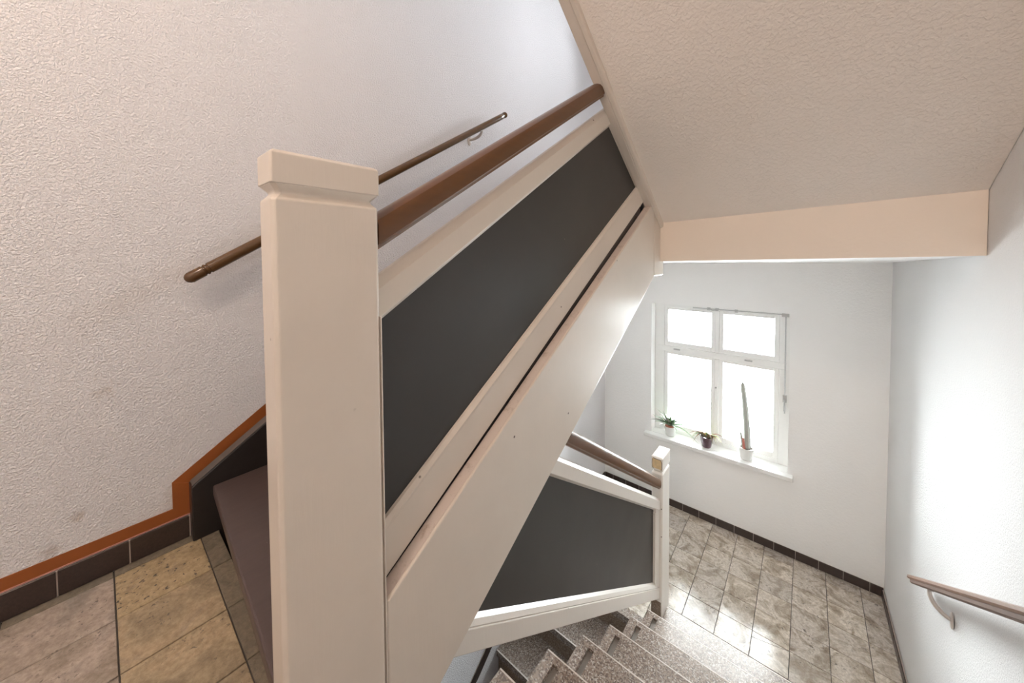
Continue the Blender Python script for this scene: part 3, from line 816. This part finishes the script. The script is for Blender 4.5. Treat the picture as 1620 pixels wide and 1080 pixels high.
bm = BM(); lathe(bm, [(0.040, ZS+0.07), (0.050, ZS+0.118), (0.044, ZS+0.118), (0.040, ZS+0.104), (0.001, ZS+0.104)], *c1); obj('inner_pot', bm, M_terra, pl1, smooth=True)
for i in range(46):
    az = rnd.uniform(0, 2*math.pi); ring_ = i % 3
    L_ = rnd.uniform(0.15, 0.225) if ring_ else rnd.uniform(0.13, 0.19)
    rise = [1.35, 1.0, 0.55][ring_]+rnd.uniform(-0.15, 0.15); 
    if math.sin(az) > 0.3: L_ *= 0.5; rise = max(rise, 0.9)
    b0 = (c1[0]+0.015*math.cos(az), c1[1]+0.015*math.sin(az), ZS+0.105)
    obj('leaf', leaf_bm(b0, az, L_, rnd.uniform(0.022, 0.032), rise, rnd.uniform(0.0, 0.42)), M_leaf if rnd.random() < 0.8 else M_cactus, pl1)
for az, L_ in ((-0.25, 0.26), (-0.1, 0.22)):
    obj('leaf', leaf_bm((c1[0]+0.03, c1[1]-0.01, ZS+0.115), az, L_, 0.008, 0.15, 0.45), M_leaf, pl1)
pl2 = thing('potted_plant', 'drooping pale plant with dry stems in a dark purple pot', 'plant')
c2 = (-0.722, 3.770)
pot(pl2, c2[0], c2[1], 0.040, 0.054, 0.105, M_purple_pot)
for i in range(44):
    az = rnd.choice([rnd.uniform(2.4, 4.0), rnd.uniform(-1.0, 0.7), rnd.uniform(0, 6.28)])
    L_ = rnd.uniform(0.12, 0.24)
    if math.sin(az) > 0.3: L_ *= 0.4
    b0 = (c2[0]+0.02*math.cos(az), c2[1]+0.02*math.sin(az), ZS+0.098)
    obj('stem', leaf_bm(b0, az, L_, rnd.uniform(0.011, 0.02), rnd.uniform(0.8, 1.4), rnd.uniform(0.6, 1.15), 9), rnd.choice([M_leaf, M_leaf2, M_leaf2, M_leaf3]), pl2)
obj('stem', leaf_bm((c2[0], c2[1], ZS+0.098), 1.0, 0.11, 0.010, 1.5, 0.0), M_leaf, pl2)
pl3 = thing('potted_cactus', 'tall thin grey column cactus in a plain white pot', 'cactus')
c3 = (-0.398, 3.770)
pot(pl3, c3[0], c3[1], 0.044, 0.056, 0.108, M_white_pot)
def cactus(pts, r, mat, name):
    bm = BM(); rings = []
    n = 16
    P = [Vector(p) for p in pts]
    M_ = len(P)
    for i, p in enumerate(P):
        t = i/(M_-1); rr = r*(1.0-0.38*t)*(1 if t < 0.93 else max(0.25, math.sqrt(max(0.0, 1-((t-0.93)/0.07)**2))))
        rings.append([(p.x+rr*(1+0.10*math.cos(6*a))*math.cos(a), p.y+rr*(1+0.10*math.cos(6*a))*math.sin(a), p.z) for a in [2*math.pi*k/24 for k in range(24)]])
    loft(bm, rings); obj(name, bm, mat, pl3, smooth=True)
base = ZS+0.098
cactus([(c3[0]+0.005+0.006*math.sin(t*4.0)-0.036*t, c3[1]+0.008, base+0.60*t) for t in [i/24 for i in range(25)]], 0.027, M_cactus, 'cactus_stem')
cactus([(c3[0]-0.018-0.028*t, c3[1]-0.012, base+0.145*t) for t in [i/10 for i in range(11)]], 0.013, M_cactus, 'cactus_stem')
cactus([(c3[0]-0.014-0.010*t, c3[1]-0.024, base+0.10*t) for t in [i/10 for i in range(11)]], 0.011, M_pink, 'cactus_stem')
for i in range(7):
    az = rnd.uniform(0, 6.28); obj('pebble', (lambda b_: (bmesh.ops.create_icosphere(b_, subdivisions=1, radius=0.009, matrix=Matrix.Translation((c3[0]+0.036*math.cos(az), c3[1]+0.036*math.sin(az), base+0.004))), b_)[1])(BM()), M_slot, pl3)

# ------------------------------------------------------------------ ceiling lamp above the landing
lamp = thing('ceiling_lamp', 'round ceiling lamp above the tiled landing', 'lamp')
LP = (-0.42, -0.85)
bm = BM(); lathe(bm, [(0.12, 1.899), (0.12, 1.875), (0.10, 1.868), (0.02, 1.868)], *LP); obj('lamp_base', bm, M_white_pot, lamp, smooth=True)
l = bpy.data.lights.new('bulb', 'POINT'); l.energy = LAMP_E; l.color = LAMP_C; l.shadow_soft_size = 0.05
o = bpy.data.objects.new('bulb', l); COL.objects.link(o); o.location = (LP[0], LP[1], 1.75); o.parent = lamp
